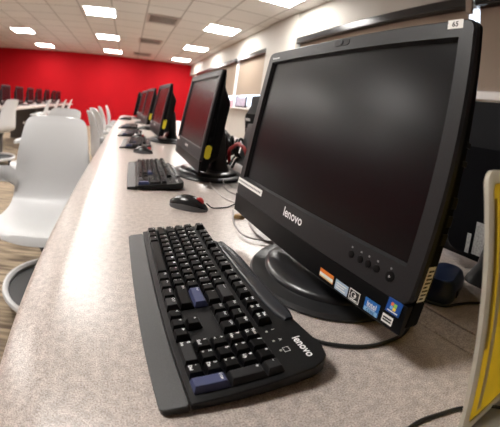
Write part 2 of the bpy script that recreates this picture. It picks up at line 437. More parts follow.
# ------------------------------------------------------------------ monitors
HW = .246; HT = .352
def make_monitor(detail, label):
    r = empty('computer_monitor', (0, 0, 0), 0, label, 'monitor', 'black all-in-one computers along the counter')
    T = (-.0045, -.103, .061); tilt = -.136
    def put(o): o.location = T; o.rotation_euler = (tilt, 0, 0); return o
    # housing
    bm = bmesh.new()
    def lp(x, z0, z1, rr, y): return [(a, y, b) for a, b in rrect(-x, x, z0, z1, rr)]
    def tp(lpp, a): return [(x, .010 + (y - .010) * (1 - a * zz / HT), zz) for x, y, zz in lpp]
    loft(bm, [lp(HW, 0, HT, .007, .010), tp(lp(HW, 0, HT, .007, .032), .75), tp(lp(HW - .008, .006, HT - .008, .012, .038), .6),
              tp(lp(HW - .030, .02, HT - .05, .02, .047), .3), lp(HW - .06, .035, HT - .09, .03, .080)])
    housing = put(link('housing', bm, M['shell'], r, True, math.radians(35)))
    # bezel with opening, bevelled
    bm = bmesh.new()
    out0 = rrect(-HW, HW, .033, HT, .012); SX0, SX1, SZ0, SZ1 = -.221, .2215, .0755, .3255
    def ring(y0, y1, shr):
        pass
    o1 = [bm.verts.new((a, .003, b)) for a, b in out0]
    o2 = [bm.verts.new((a, 0, b)) for a, b in rrect(-HW + .003, HW - .003, .0335, HT - .003, .011)]
    o0 = [bm.verts.new((a, .0125, b)) for a, b in out0]
    i1 = [bm.verts.new((a, 0, b)) for a, b in ((SX0 - .003, SZ0 - .003), (SX1 + .003, SZ0 - .003), (SX1 + .003, SZ1 + .003), (SX0 - .003, SZ1 + .003))]
    i2 = [bm.verts.new((a, .007, b)) for a, b in ((SX0, SZ0), (SX1, SZ0), (SX1, SZ1), (SX0, SZ1))]
    n = len(o1)
    for A, B in ((o0, o1), (o1, o2), (i1, i2)):
        for k in range(len(A)): bm.faces.new((A[k], A[(k + 1) % len(A)], B[(k + 1) % len(A)], B[k]))
    es = [bm.edges.get((A[k], A[(k + 1) % len(A)])) for A in (o2, i1) for k in range(len(A))]
    bmesh.ops.triangle_fill(bm, use_beauty=True, edges=es)
    bezel = put(link('bezel', bm, M['bezel'], r, True, math.radians(30)))
    bm = bmesh.new(); slab(bm, SX0 - .004, SX1 + .004, .0065, .011, SZ0 - .004, SZ1 + .004)
    put(link('screen', bm, M['screen'], r))
    # lower chin panel leaning back under the crease
    bm = bmesh.new()
    pr = [(0.0, .033), (.0004, .031), (.004, -.004), (.006, -.006), (.012, -.006), (.012, .033)]
    loft(bm, [[(-HW + .001, y, z) for y, z in pr], [(HW - .001, y, z) for y, z in pr]])
    chin = put(link('lower_panel', bm, M['chin'], r))
    A = Vector((0, .0005, .031)); B = Vector((0, .004, -.0035)); up = (A - B).normalized()
    nrm = Vector((0, -up.z, up.y))
    CH = Matrix((( 1, 0, 0, 0), (0, up.y, nrm.y, B.y), (0, up.z, nrm.z, B.z), (0, 0, 0, 1)))   # x right, y up the panel, z out
    FR = Matrix(((1, 0, 0, 0), (0, 0, -1, 0), (0, 1, 0, 0), (0, 0, 0, 1)))                    # x right, y up, z out on the front face
    def at(x, y, z=0.0): return Matrix.Translation((x, y, z))
    def quad(bm, mt, x0, x1, y0, y1, z, mi=0):
        vs = [bm.verts.new(mt @ Vector((a, b, z))) for a, b in ((x0, y0), (x1, y0), (x1, y1), (x0, y1))]
        bm.faces.new(vs).material_index = mi
    def plate(bm, mt, x0, x1, y0, y1, t=.0004, mi=0):
        c = [(x0, y0), (x1, y0), (x1, y1), (x0, y1)]
        lo = [bm.verts.new(mt @ Vector((a, b, 0))) for a, b in c]; hi = [bm.verts.new(mt @ Vector((a, b, t))) for a, b in c]
        fs = [bm.faces.new(hi)] + [bm.faces.new((lo[k], lo[(k + 1) % 4], hi[(k + 1) % 4], hi[k])) for k in range(4)]
        for f in fs: f.material_index = mi
    # lenovo lettering
    bm = bmesh.new(); put_text(bm, 'lenovo', FR @ at(-.035, .0500, .0003), width=.057, bold=.02)
    l = link('lettering', bm, M['white_ink'], bezel); l['label'] = 'white maker name lettering'
    # asset label at lower left
    bm = bmesh.new(); plate(bm, FR, -.247, -.125 if detail else -.19, .057, .069)
    if detail:
        for k in range(17): quad(bm, FR, -.242 + k * .0066, -.2370 + k * .0066, .0612, .0648, .0006, 1)
    l = link('asset_label', bm, [M['white_label'], M['grey_ink']], bezel); l['label'] = 'white asset label strip'
    # side: buttons / slots on the right hand side face
    for k, z in enumerate((.105, .125, .145, .19, .21) if detail else (.105, .17)):
        bm = bmesh.new(); slab(bm, HW - .002, HW + .0012, .017, .027, z, z + .012 if k < 3 else z + .006, .0005)
        link('side_port', bm, M['chin'], housing)
    if detail:
        # number label
        bm = bmesh.new(); plate(bm, FR, .2075, .2285, .3395, .3510)
        put_text(bm, '65', FR @ at(.2135, .3418, .0006), height=.0070, mi=1, bold=.025)
        l = link('number_label', bm, [M['white_label'], M['black_ink']], bezel); l['label'] = 'white number label reading 65'
        # webcam
        bm = bmesh.new()
        loft(bm, [[(a, 0, b) for a, b in rrect(-.008, .030, .3365, .3475, .0052)], [(a, -.0008, b) for a, b in rrect(-.0075, .0295, .337, .347, .0049)]])
        wc = link('webcam', bm, M['chin'], bezel)
        bm = bmesh.new(); lathe(bm, [(0, .0022), (.0030, .0021), (.0042, .0012), (.0044, .0006)], 20)
        bmesh.ops.transform(bm, matrix=FR @ at(.011, .342), verts=bm.verts); wl = link('webcam_lens', bm, M['strip'], bezel)
        bm = bmesh.new(); lathe(bm, [(0, .0006), (.0016, .0005), (.0017, 0)], 12)
        bmesh.ops.transform(bm, matrix=FR @ at(-.058, .342), verts=bm.verts); link('microphone', bm, M['black_ink'], bezel)
        bm = bmesh.new(); put_text(bm, 'ThinkCentre', FR @ at(-.226, .3345, .0003), width=.031)
        l = link('lettering', bm, M['white_ink'], bezel)
        # five buttons with marks
        for k, x in enumerate((.140, .157, .171, .186, .208)):
            rr = .0050 if k < 4 else .0066
            bm = bmesh.new(); lathe(bm, [(0, .0012), (rr * .7, .0014), (rr * .95, .0010), (rr, 0)], 20)
            bmesh.ops.transform(bm, matrix=FR @ at(x, .0545), verts=bm.verts)
            if k == 4: put_text(bm, 'o', FR @ at(x, .0545, .0017), height=.0026, mi=1, centre=True)
            link('button', bm, [M['chin'], M['white_ink']], bezel, True, math.radians(50))
        for x in (.139, .156, .170, .185, .2065):
            bm = bmesh.new(); quad(bm, FR, x - .0014, x + .0014, .0625, .0648, .0003)
            link('button_mark', bm, M['grey_ink'], bezel)
        # stickers on the lower panel: (0 .. .029 up the panel)
        bm = bmesh.new(); plate(bm, CH, .089, .120, .004, .0165, mi=0); quad(bm, CH, .0895, .1195, .0066, .0112, .0006, 1); quad(bm, CH, .0895, .1195, .0046, .0066, .0006, 2)
        l = link('sticker', bm, [M['orange_ink'], M['white_label'], M['cream_ink']], chin); l['label'] = 'orange and white sticker'
        bm = bmesh.new(); plate(bm, CH, .125, .151, .0015, .016, mi=0)
        for y, a, b in ((.0115, .128, .148), (.008, .128, .144), (.0045, .128, .147)): quad(bm, CH, a, b, y, y + .0016, .0006, 1)
        l = link('sticker', bm, [M['paleblue'], M['white_label']], chin); l['label'] = 'pale blue sticker'
        bm = bmesh.new(); plate(bm, CH, .154, .1735, .0015, .0175, mi=0); plate(bm, CH @ at(0, 0, .0004), .1552, .1723, .0027, .0163, .0002, 1)
        lathe(bm, [(.0036, .0007), (.0048, .0007)], 20, c=(0, 0, 0), mi=0)
        ring_vs = [v for v in bm.verts if abs(v.co.z - .0007) < 1e-6 and v.co.xy.length < .006 and abs(v.co.y) < .006 and abs(v.co.x) < .006]
        bmesh.ops.transform(bm, matrix=CH @ at(.1625, .0105, 0), verts=ring_vs)
        put_text(bm, '★', CH @ at(.1655, .0108, .0008), height=.006, mi=0, centre=True)
        quad(bm, CH, .157, .171, .0035, .0052, .0008, 0)
        l = link('sticker', bm, [M['white_label'], M['black_ink']], chin); l['label'] = 'black and white energy rating sticker'
        bm = bmesh.new(); plate(bm, CH, .183, .208, .002, .0195, mi=0); plate(bm, CH @ at(0, 0, .0004), .1842, .2068, .002, .0078, .0002, 1)
        put_text(bm, 'intel', CH @ at(.1955, .0137, .0007), width=.016, mi=2, bold=.02, centre=True)
        put_text(bm, 'inside', CH @ at(.1955, .0098, .0007), width=.014, mi=2, centre=True)
        put_text(bm, 'CORE', CH @ at(.1955, .0049, .0009), width=.014, mi=3, bold=.02, centre=True)
        l = link('sticker', bm, [M['blue_ink'], M['sky_ink'], M['white_ink'], M['deepblue']], chin); l['label'] = 'blue chip maker sticker'
        bm = bmesh.new(); plate(bm, FR @ at(.002, -.004, .0002), .2155, .2365, .0205, .0375, .0006, mi=0)
        WN = FR @ at(.228, .0252, 0) @ Matrix.Scale(.78, 4) @ at(-.225, -.0290, 0)
        for (x0, x1, y0, y1, mi) in ((.2185, .2235, .0297, .0347, 1), (.2242, .2300, .0291, .0341, 2), (.2182, .2232, .0240, .0290, 3), (.2239, .2297, .0234, .0284, 4)):
            quad(bm, WN, x0, x1, y0, y1, .0011, mi)
        quad(bm, WN, .215, .235, .0202, .0220, .0011, 5)
        l = link('sticker', bm, [M['deepblue'], M['flag_red'], M['flag_green'], M['flag_blue'], M['flag_yellow'], M['white_label']], bezel); l['label'] = 'dark blue sticker with a four colour flag'
        bm = bmesh.new(); plate(bm, CH, .2145, .2310, .0035, .0145, mi=0)
        for y in (.0062, .0095): quad(bm, CH, .2160, .2295, y, y + .0022, .0006, 1)
        l = link('sticker', bm, [M['white_label'], M['black_ink']], chin); l['label'] = 'small white sticker with two black lines'
        # service tag strip on the right side face
        SD = Matrix(((0, 0, 1, HW), (1, 0, 0, 0), (0, 1, 0, 0), (0, 0, 0, 1)))   # x -> back, y -> up, z -> out to the right
        bm = bmesh.new(); plate(bm, SD, .0115, .0255, .038, .080, .0006)
        for k in range(8): quad(bm, SD, .0130, .0240 if k % 3 else .0205, .041 + k * .0047, .0432 + k * .0047, .0009, 1)
        l = link('service_tag', bm, [M['white_label'], M['black_ink']], housing); l['label'] = 'cream service tag with black lettering'
    # neck and base
    bm = bmesh.new()
    loft(bm, [[(a, b + .035, .028) for a, b in rrect(-.075, .075, -.045, .045, .03)], [(a, b + .035, .06) for a, b in rrect(-.06, .06, -.03, .03, .02)],
              [(a, b + .03, .17) for a, b in rrect(-.05, .05, -.022, .022, .015)], [(a, b + .02, .22) for a, b in rrect(-.05, .05, -.02, .02, .015)]])
    link('stand_neck', bm, M['base_rim'], r, True, math.radians(40))
    bm = bmesh.new(); lathe(bm, [(0, 0), (.148, 0), (.153, .002), (.154, .006), (.150, .011), (.135, .014), (.125, .0145), (0, .0145)], 64, 1.02, .97)
    base = link('base', bm, M['base_rim'], r, True, math.radians(40))
    bm = bmesh.new(); lathe(bm, [(.127, .014), (.126, .019), (.120, .024), (.10, .028), (.05, .032), (0, .033)], 64, 1.02, .97)
    link('base_dome', bm, M['base'], base, True, math.radians(50))
    return r

def mon_at(fx, cy, yaw):   # front bottom edge at fx, centre at cy; local +y points to the back
    rz = -PI / 2 - yaw
    return (fx + .103 * math.cos(yaw), cy - .103 * math.sin(yaw), 0), rz
m1 = make_monitor(True, 'nearest and largest black monitor, numbered 65, blank screen, behind the big keyboard')
loc, rz = mon_at(.202, .206, -.034); m1.location = loc; m1.rotation_euler = (0, 0, rz)
m2 = make_monitor(False, 'second black monitor along the counter, round yellow dot on its side')
def side_dot(root, z0, z1, y0, y1, nm, lab):
    hs = next(c for c in root.children if c.name.startswith('housing'))
    bm = bmesh.new()
    loft(bm, [[(HW, y, z) for y, z in rrect(y0, y1, z0, z1, min(y1 - y0, z1 - z0) * .48)], [(HW + .0006, y, z) for y, z in rrect(y0, y1, z0, z1, min(y1 - y0, z1 - z0) * .48)]])
    o = link(nm, bm, M['yellow_dot'], hs); o['label'] = lab
loc, rz = mon_at(.190, 1.09, -.02); m2.location = loc; m2.rotation_euler = (0, 0, rz)
labs = ['third black monitor along the counter, seen edge-on past the second',
        'fourth black monitor along the counter, half hidden by the third',
        'fifth black monitor along the counter, a thin sliver behind the fourth']
prev = m2
for (fx, cy, yw), lb in zip(((.140, 2.20, -.07), (.100, 3.2, -.09), (.07, 4.05, -.09)), labs):
    loc, rz = mon_at(fx, cy, yw); o = dup(m2, loc, rz, lb)
    side_dot(o, .05, .115, .014, .036, 'yellow_sticker', 'yellow sticker')
loc, rz = mon_at(.03, 5.1, .10); o6 = dup(m2, loc, rz, 'farthest black monitor on the counter, turned away before the red wall')
side_dot(m2, .045, .092, .011, .0335, 'yellow_sticker', 'yellow sticker')
# monitors facing the other way on the rear counter
op = dup(m2, (0, 0, 0), 0, 'black monitor back with white labels at the right edge behind the big monitor', 'black monitors facing away on the rear counter')
def strip_child(root, names):
    for ch in list(root.children):
        for g in list(ch.children):
            if any(g.name.startswith(n) for n in names): bpy.data.objects.remove(g)
strip_child(op, ('yellow_sticker',))
op.location = (.560, -.02, 0); op.rotation_euler = (0, 0, PI / 2 + .0)
for ch in op.children:
    if not ch.name.startswith(('base', 'stand')): ch.location.z -= .042
    if ch.name.startswith('housing'): hs = ch
    if ch.name.startswith('base'):
        ch.location.y -= .19
bm = bmesh.new()
def back_plate(bm, x0, x1, z0, z1, y=.0525, mi=0): slab(bm, x0, x1, y - .004, y + .0006, z0, z1, mi=mi)
op2 = dup(op, (.56, 1.235, 0), PI / 2, 'black monitor back seen in the gap left of the big monitor, before the window', 'black monitors facing away on the rear counter')
for root, spots in ((op, ((.124, .134, .038, .082), (.090, .116, .040, .112))), (op2, ((.11, .175, .225, .238), (.13, .165, .18, .186)))):
    hs = next(c for c in root.children if c.name.startswith('housing'))
    for x0, x1, z0, z1 in spots:
        bm = bmesh.new(); slab(bm, x0, x1, .078, .0809, z0, z1)
        l = link('rating_label', bm, M['grey_label'], hs); l['label'] = 'white rating label'

# ------------------------------------------------------------------ keyboards
U = .01905
def make_keyboard(full, label):
    root = empty('keyboard', (0, 0, 0), 0, label, 'keyboard', 'black keyboards along the counter')
    TI = -.1; T = (0, -.002, .013)
    def put(o): o.location = T; o.rotation_euler = (0, TI, 0); return o
    def depth(u): return -.0105 - max(0, u) * .05
    outl = [(-.0065, -.011), (.125, -.008), (.140, -.003), (.148, .005), (.1525, .020), (.1475, .085), (.1443, .166), (.1410, .275), (.137, .292), (.128, .345), (.1215, .357), (.1228, .430), (.1195, .438), (-.0095, .432)]
    bm = bmesh.new()
    cu = sum(a for a, b in outl) / len(outl); cv = sum(b for a, b in outl) / len(outl)
    def ins(k): return [(cu + (a - cu) * (1 - k / .07), cv + (b - cv) * (1 - k / .22)) for a, b in outl]
    loft(bm, [[(a, b, depth(a)) for a, b in ins(.001)], [(a, b, depth(a) * .8) for a, b in outl], [(a, b, -.0015) for a, b in outl], [(a, b, 0) for a, b in ins(.0012)]])
    case = put(link('case', bm, M['kb_case'], root, True, math.radians(35)))
    bm = bmesh.new()
    def taper(pts): return [(a + (.0035 if a < -.02 else .0025) * max(0, (.421 - b)) / .43, b) for a, b in pts]
    pl = taper(rrect(-.0405, -.0098, -.0125, .421, .005))
    pi_ = taper(rrect(-.0395, -.0102, -.0115, .420, .005))
    loft(bm, [[(a, b, -.0085) for a, b in pl], [(a, b, -.0012 - max(0, -.03 - a) * .25) for a, b in pl], [(a, b, 0 - max(0, -.03 - a) * .25) for a, b in pi_]])
    put(link('palm_rest', bm, M['palm'], root, True, math.radians(35)))
    # raised glossy media strip along the rear edge
    bm = bmesh.new(); loops = []
    path = [(.1305, .335, .006), (.1335, .30, .010), (.1365, .26, .0115), (.1375, .20, .0115), (.139, .14, .0115), (.1405, .095, .0105), (.1415, .080, .006)]
    for u, v, w in path:
        loops.append([(u + w * math.cos(PI * k / 8), v, max(0, .0045 * math.sin(PI * k / 8) ** .5) - (.001 if k in (0, 8) else 0)) for k in range(9)])
    loft(bm, loops)
    put(link('media_strip', bm, M['strip'], root, True, math.radians(60)))
    for s in (.04, .39):
        bm = bmesh.new(); slab(bm, .105, .118, s, s + .03, -.0230, -.0145, .001); put(link('foot', bm, M['key'], root))
    KT = Matrix(((0, 1, 0, 0), (-1, 0, 0, 0), (0, 0, 1, 0), (0, 0, 0, 1)))   # text x -> -v, text y -> +u
    def key_bm(bm, s0, s1, r0, r1, legend, off=0.0, mi=0, li=1):
        v1 = .430 - s0 * U - .0005; v0 = .430 - s1 * U + .0005
        u0 = r0 * U + .0005 + off; u1 = r1 * U - .0005 + off
        h = .0088 + .0004 * abs(r0 - 2)
        base = [(u0, v0), (u1, v0), (u1, v1), (u0, v1)]
        top = [(u0 + .0026, v0 + .0026), (u1 - .0022, v0 + .0026), (u1 - .0022, v1 - .0026), (u0 + .0026, v1 - .0026)]
        t2 = [(a + (.0006 if i in (0, 3) else -.0006), b + (.0006 if i < 2 else -.0006)) for i, (a, b) in enumerate(top)]
        loft(bm, [[(a, b, .0005) for a, b in base], [(a, b, .002) for a, b in base], [(a, b, h - .0006) for a, b in top], [(a, b, h) for a, b in t2]], mi=mi)
        if legend:
            mt = Matrix.Translation((u1 - .0072, v1 - .0042, h + .00025)) @ KT
            lines = legend.split('|')
            if len(lines) == 2:
                put_text(bm, lines[0], Matrix.Translation((u1 - .0070, v1 - .0042, h + .00025)) @ KT, size=.0052, mi=li, bold=.02)
                put_text(bm, lines[1], Matrix.Translation((u0 + .0036, v1 - .0042, h + .00025)) @ KT, size=.0052, mi=li, bold=.02)
            elif len(legend) <= 1: put_text(bm, legend, mt, size=.0064, mi=li, bold=.02)
            else: put_text(bm, legend, mt, width=min(.0021 * len(legend), .009), mi=li, bold=.0)
    K = []
    def row(r, s, items, off=0.0):
        for it in items:
            if isinstance(it, (int, float)): s += it; continue
            w, lg = it; K.append((s, s + w, r, r + 1, lg, off)); s += w
    row(0, 0, [(1.25, 'Ctrl'), (1.25, 'Win'), (1.25, 'Alt'), (6.25, ''), (1.25, 'Alt'), (1.25, 'Win'), (1.25, 'Menu'), (1.25, 'Ctrl')])
    row(1, 0, [(2.25, 'Shift')] + [(1, c) for c in 'ZXCVBNM'] + [(1, '<|,'), (1, '>|.'), (1, '?|/'), (2.75, 'Shift')])
    row(2, 0, [(1.75, 'Caps')] + [(1, c) for c in 'ASDFGHJKL'] + [(1, ':|;'), (1, '"|\''), (2.25, 'Enter')])
    row(3, 0, [(1.5, 'Tab')] + [(1, c) for c in 'QWERTYUIOP'] + [(1, '{|['), (1, '}|]'), (1.5, '\\')])
    row(4, 0, [(1, '~|`')] + [(1, a + '|' + b) for a, b in zip('!@#$%^&*()_+', '1234567890-=')] + [(2, 'Backspace')])
    F = .0055
    row(5, 0, [(1, 'Esc'), 1] + [(1, f'F{i}') for i in range(1, 5)] + [.5] + [(1, f'F{i}') for i in range(5, 9)] + [.5] + [(1, f'F{i}') for i in range(9, 13)], F)
    row(5, 15.3, [(1, 'Prt|Sc'), (1, 'Scr|Lk'), (1, 'Pau|Brk')], F)
    row(4, 15.3, [(1, 'Ins'), (1, 'Home'), (1, 'PgUp')]); row(3, 15.3, [(1, 'Del'), (1, 'End'), (1, 'PgDn')])
    row(1, 16.3, [(1, '^')]); row(0, 15.3, [(1, '<'), (1, 'v'), (1, '>')])
    row(4, 18.6, [(1, 'Num|Lk'), (1, '/'), (1, '*'), (1, '-')])
    row(3, 18.6, [(1, '7|Hm'), (1, '8|^'), (1, '9|Up')]); row(2, 18.6, [(1, '4|<'), (1, '5'), (1, '6|>')])
    row(1, 18.6, [(1, '1|End'), (1, '2|v'), (1, '3|Dn')]); row(0, 18.6, [(2, '0|Ins'), (1, '.|Del')])
    K.append((21.6, 22.6, 2, 4, '+', 0)); K.append((21.6, 22.6, 0, 2, 'Enter', 0))
    def mats_for(k):
        s0, s1, r0, r1, lg, off = k
        if lg == 'Enter': return M['key_blue']
        if lg in ('+', '0|Ins') or (r0 in (0, 1, 2) and s0 > 13.5 and s1 <= 15.01 and lg != '') or lg in ('Backspace', '-') : return M['key_dark']
        return M['key']
    if full:
        for k in K:
            bm = bmesh.new(); key_bm(bm, *k)
            o = put(link('key', bm, [mats_for(k), M['white_ink']], root))
            if k[4] == 'Enter': o['label'] = 'blue enter key'
    else:
        bm = bmesh.new()
        order = [M['key'], M['white_ink'], M['key_dark'], M['key_blue']]
        for k in K: key_bm(bm, *k[:4], k[4] if len(k[4]) <= 3 else '', k[5], order.index(mats_for(k)), 1)
        put(link('key_block', bm, order, root))
    bm = bmesh.new(); put_text(bm, 'lenovo', Matrix.Translation((.1275, .0465, .0004)) @ KT, width=.037, bold=.02)
    l = link('lettering', bm, M['white_ink'], case); l['label'] = 'white maker name lettering'
    for i, v in enumerate((.069, .050, .032)):
        bm = bmesh.new(); lathe(bm, [(0, .001), (.0013, .0009), (.0015, 0)], 10, c=(.1065, v, 0))
        link('indicator_light', bm, M['led'], case)
    bm = bmesh.new()
    for i, v in enumerate((.069, .050)): put_text(bm, 'A' if i else '1', Matrix.Translation((.1130, v + .002, .0003)) @ KT, height=.004, bold=.02)
    fr = [(.1095, .0275), (.1165, .0275), (.1165, .0355), (.1095, .0355)]
    for a, b in zip(fr, fr[1:] + fr[:1]):
        dx, dy = b[0] - a[0], b[1] - a[1]; L = math.hypot(dx, dy); nx, ny = -dy / L * .0006, dx / L * .0006
        vs = [bm.verts.new((x, y, .0003)) for x, y in ((a[0], a[1]), (b[0], b[1]), (b[0] + nx, b[1] + ny), (a[0] + nx, a[1] + ny))]
        bm.faces.new(vs)
    link('indicator_marks', bm, M['white_ink'], case)
    return root
k1 = make_keyboard(True, 'nearest black keyboard with palm rest and two blue enter keys, before the big monitor')
k2 = make_keyboard(False, 'second black keyboard along the counter, before the monitor with the round yellow dot')
k2.location = (-.005, .815, 0); k2.rotation_euler = (0, 0, -.02)
dup(k2, (-.055, 1.70, 0), -.05, 'third black keyboard along the counter, before the third monitor')
dup(k2, (-.09, 2.33, 0), -.06, 'fourth black keyboard along the counter, small in the distance')
dup(k2, (-.11, 3.02, 0), -.06, 'fifth black keyboard along the counter, last but one before the red wall')
dup(k2, (-.17, 4.42, 0), -.06, 'farthest black keyboard, beside the turned-away monitor')

# ------------------------------------------------------------------ mice
def make_mouse(label):
    r = empty('computer_mouse', (0, 0, 0), 0, label, 'computer mouse', 'black mice along the counter')   # nose towards +x
    def prof(x):   # half width, height over x in -.055 .. .055
        t = (x + .056) / .112
        w = .031 * (math.sin(PI * min(max(t, 0), 1)) ** .42) * (1 - .10 * t)
        h = .037 * (max(0.0, math.sin(PI * (t * .86 + .10))) ** .75)
        return w, h
    def shell(z0f, z1f, grow):
        bm = bmesh.new(); loops = []
        for i in range(17):
            x = -.0545 + .109 * i / 16; w, h = prof(x); w *= grow; lp = []
            for k in range(13):
                a = PI * k / 12
                lp.append((x, w * math.cos(a), max(z0f * h, h * (math.sin(a) ** .6 if k not in (0, 12) else 0)) if z1f is None else min(z1f * h, h * (math.sin(a) ** .6 if k not in (0, 12) else 0)) + .001))
            loops.append(lp)
        loft(bm, loops); return bm
    link('body', shell(0, .42, 1.04), M['mouse_side'], r, True, math.radians(70))
    link('top_shell', shell(.40, None, 1.0), M['mouse'], r, True, math.radians(60))
    bm = bmesh.new(); lathe(bm, [(0, -.004), (.009, -.004), (.011, -.002), (.011, .002), (.009, .004), (0, .004)], 20)
    bmesh.ops.transform(bm, matrix=Matrix.Translation((.032, 0, .0245)) @ Matrix.Rotation(PI / 2, 4, 'X'), verts=bm.verts)
    o = link('scroll_wheel', bm, M['red_rubber'], r, True, math.radians(40)); o['label'] = 'red scroll wheel'
    return r
mo = make_mouse('nearest black mouse with a red scroll wheel, beyond the big keyboard')
mo.location = (.128, .632, 0); mo.rotation_euler = (0, 0, -.55)
dup(mo, (.045, 1.70 - .13, 0), -.2, 'second black mouse, at the near end of the third keyboard')
dup(mo, (.035, 2.22, 0), -.2, 'third black mouse along the counter, small in the distance')

# ------------------------------------------------------------------ cables
def cable(name, pts, r, m, label, cat='cable', group=None):
    bm = bmesh.new(); tube(bm, pts, r, 8)
    return tag(link(name, bm, m, None, True), label, cat, group)
def z(pts, h): return [(a, b, h) for a, b in pts]
cable('keyboard_cable', [(.152, .116, .006)] + z([(.158, .085), (.170, .052), (.197, .028), (.227, .013), (.262, .008), (.292, .012), (.33, .03)], .0032), .0029, M['cable_black'],
      'thick black cable curving round the front of the big monitor base')
cable('grey_cable', z([(.30, .70), (.286, .655), (.274, .573), (.25, .467), (.249, .404), (.262, .37), (.285, .358)], .0024), .0022, M['cable_grey'], 'grey cable looping out past the left corner of the big monitor')
cable('grey_cable', z([(.245, .60), (.215, .50), (.208, .426), (.222, .395), (.25, .376), (.275, .366)], .0072), .0020, M['cable_grey'], 'thin grey cable lying closest to the keyboard beside the monitor base')
cable('white_cable', z([(.30, .60), (.287, .508), (.296, .43), (.303, .385), (.33, .372)], .003), .0030, M['cable_white'], 'white cable running under the left corner of the big monitor')
cable('mouse_cord', [(.180, .640, .012)] + z([(.195, .632), (.215, .630), (.245, .640), (.29, .685)], .0022), .0018, M['cable_black'], 'thin black cord from the nose of the nearest mouse')
cable('white_cable', z([(.275, .99), (.26, .882), (.259, .752), (.277, .69), (.31, .65)], .0026), .0024, M['cable_white'], 'pale cable arcing between the second monitor base and the big monitor')
cable('grey_cable', z([(.335, 1.00), (.305, .886), (.291, .80), (.315, .72)], .0095), .0024, M['cable_grey'], 'grey cable beside the pale arc, behind the nearest mouse')
cable('black_cable', z([(.39, .066), (.411, .03), (.442, .016), (.469, .001), (.50, -.04), (.56, -.26)], .003), .0026, M['cable_black'], 'black cable passing the dark navy foot right of the big monitor')
cable('black_cable', z([(.145, -.124), (.161, -.119), (.185, -.118), (.21, -.125), (.239, -.138), (.27, -.17), (.31, -.26)], .003), .0026, M['cable_black'], 'black cable at the bottom edge, running behind the yellow sheet')
bm = bmesh.new(); lathe(bm, [(0, 0), (.011, 0), (.012, .004), (.010, .010), (0, .011)], 20, 1.3, .8, (.247, .549, 0))
tag(link('cable_clip', bm, M['tan'], None, True, .7), 'small tan rubber clip on the counter under the big monitor corner', 'clip')
nb_ = empty('accessory_box', (.463, .075, 0), .35, 'dark navy rounded plastic box on the counter behind the big monitor corner', 'plastic box')
bm = bmesh.new()
loft(bm, [[(a, b, zz) for a, b in rrect(-.060 + k * .8, .056 - k, -.036 + k, .033 - k * .6, .024 - k * .3, 6)] for zz, k in ((0, .002), (.005, 0), (.020, .002), (.034, .008), (.039, .014))])
link('body', bm, M['navy'], nb_, True, .6)
bm = bmesh.new(); slab(bm, -.030, -.014, -.038, -.034, .006, .020, .001); link('socket', bm, M['base'], nb_)
pa = empty('power_adapter', (.50, 1.64, 0), 1.2, 'black power adapter lying in the cable tangle behind the second monitor', 'power adapter')
bm = bmesh.new(); box(bm, (0, 0, .0205), (.15, .062, .041), .006, 3); link('case', bm, M['shell'], pa, True, .6)
bm = bmesh.new(); slab(bm, .074, .084, -.008, .008, .012, .028, .002); link('plug', bm, M['cable_black'], pa)
# tangle hanging behind the second monitor
tang = []
rr = random.Random(3)
for i in range(17):
    x, y = rr.uniform(.40, .49), rr.uniform(1.26, 1.56); ra = rr.uniform(.030, .058)
    while math.hypot(x - .293, y - 1.09) < .17 + ra or math.hypot(x - .50, y - 1.62) < .07: x, y = rr.uniform(.40, .49), rr.uniform(1.26, 1.56)
    ra = ra; yaw_ = rr.uniform(-.9, .9) + PI / 2; zc = ra + .012 + rr.uniform(0, .05)
    pts = []
    for k in range(11):
        a = -PI / 2 + 2 * PI * 1.25 * k / 10
        rad = ra * (1 - .03 * k); dx = rad * math.cos(a)
        pts.append((x + dx * math.cos(yaw_) + .003 * k, y + dx * math.sin(yaw_), zc + rad * math.sin(a) * 1.15))
    pts = [(x - .04 * math.cos(yaw_), y - .05 * math.sin(yaw_), .008)] + pts
    m_, c_, n_ = (M['cable_white'], 'white', 'white_cable') if i in (5, 11, 19) else (M['cable_black'], 'black', 'black_cable')
    tang.append(cable(n_, pts, rr.uniform(.0060, .0080), m_, f'{c_} cable in the tangle on the counter between the first two monitors', 'cable', f'{c_} cables of the tangle'))
for i, pts in enumerate(([(.46, 1.80, .008), (.45, 1.74, .055), (.45, 1.66, .066), (.45, 1.56, .060), (.45, 1.48, .048), (.46, 1.42, .012)], [(.47, 1.34, .010), (.455, 1.32, .075), (.45, 1.25, .105), (.45, 1.17, .128), (.46, 1.10, .10), (.47, 1.06, .012)])):
    cable('red_cable', pts, .009, M['cable_red'], ('red cable coming out behind the second monitor with the yellow dot', 'red cable bent up beside the left edge of the big monitor')[i], 'cable')

# ------------------------------------------------------------------ yellow sheet in a stand
lean = math.atan2(.065, .235)
yh = empty('sign_holder', (.2, -.160, 0), 0, 'yellow sheet in a clear-rimmed stand at the right edge, closest to the camera', 'sign holder')
RT = Matrix.Rotation(-lean, 4, 'X')
def leaning(bm): bmesh.ops.transform(bm, matrix=RT, verts=bm.verts)
bm = bmesh.new()
pl = rrect(0, .30, .002, .262, .014, 8)
pin = rrect(.011, .289, .013, .251, .007, 8)
L1 = loft(bm, [[(a, y, b) for a, b in q] for q, y in ((pl, -.0022), (pl, .0022), (pin, .0022), (pin, -.0022), (pl, -.0022))], cap=False); bmesh.ops.remove_doubles(bm, verts=bm.verts, dist=1e-5); leaning(bm)
link('acrylic_panel', bm, M['acrylic'], yh, True, .6)
bm = bmesh.new()
pl = rrect(.009, .291, .011, .253, .008, 6)
loft(bm, [[(a, -.0004, b) for a, b in pl], [(a, .0004, b) for a, b in pl]])
def stripe(bm, x0, x1, z0, z1, mi): slab(bm, x0, x1, -.0008, -.0005, z0, z1, mi=mi)
stripe(bm, .014, .020, .10, .238, 1); stripe(bm, .026, .034, .02, .242, 2)
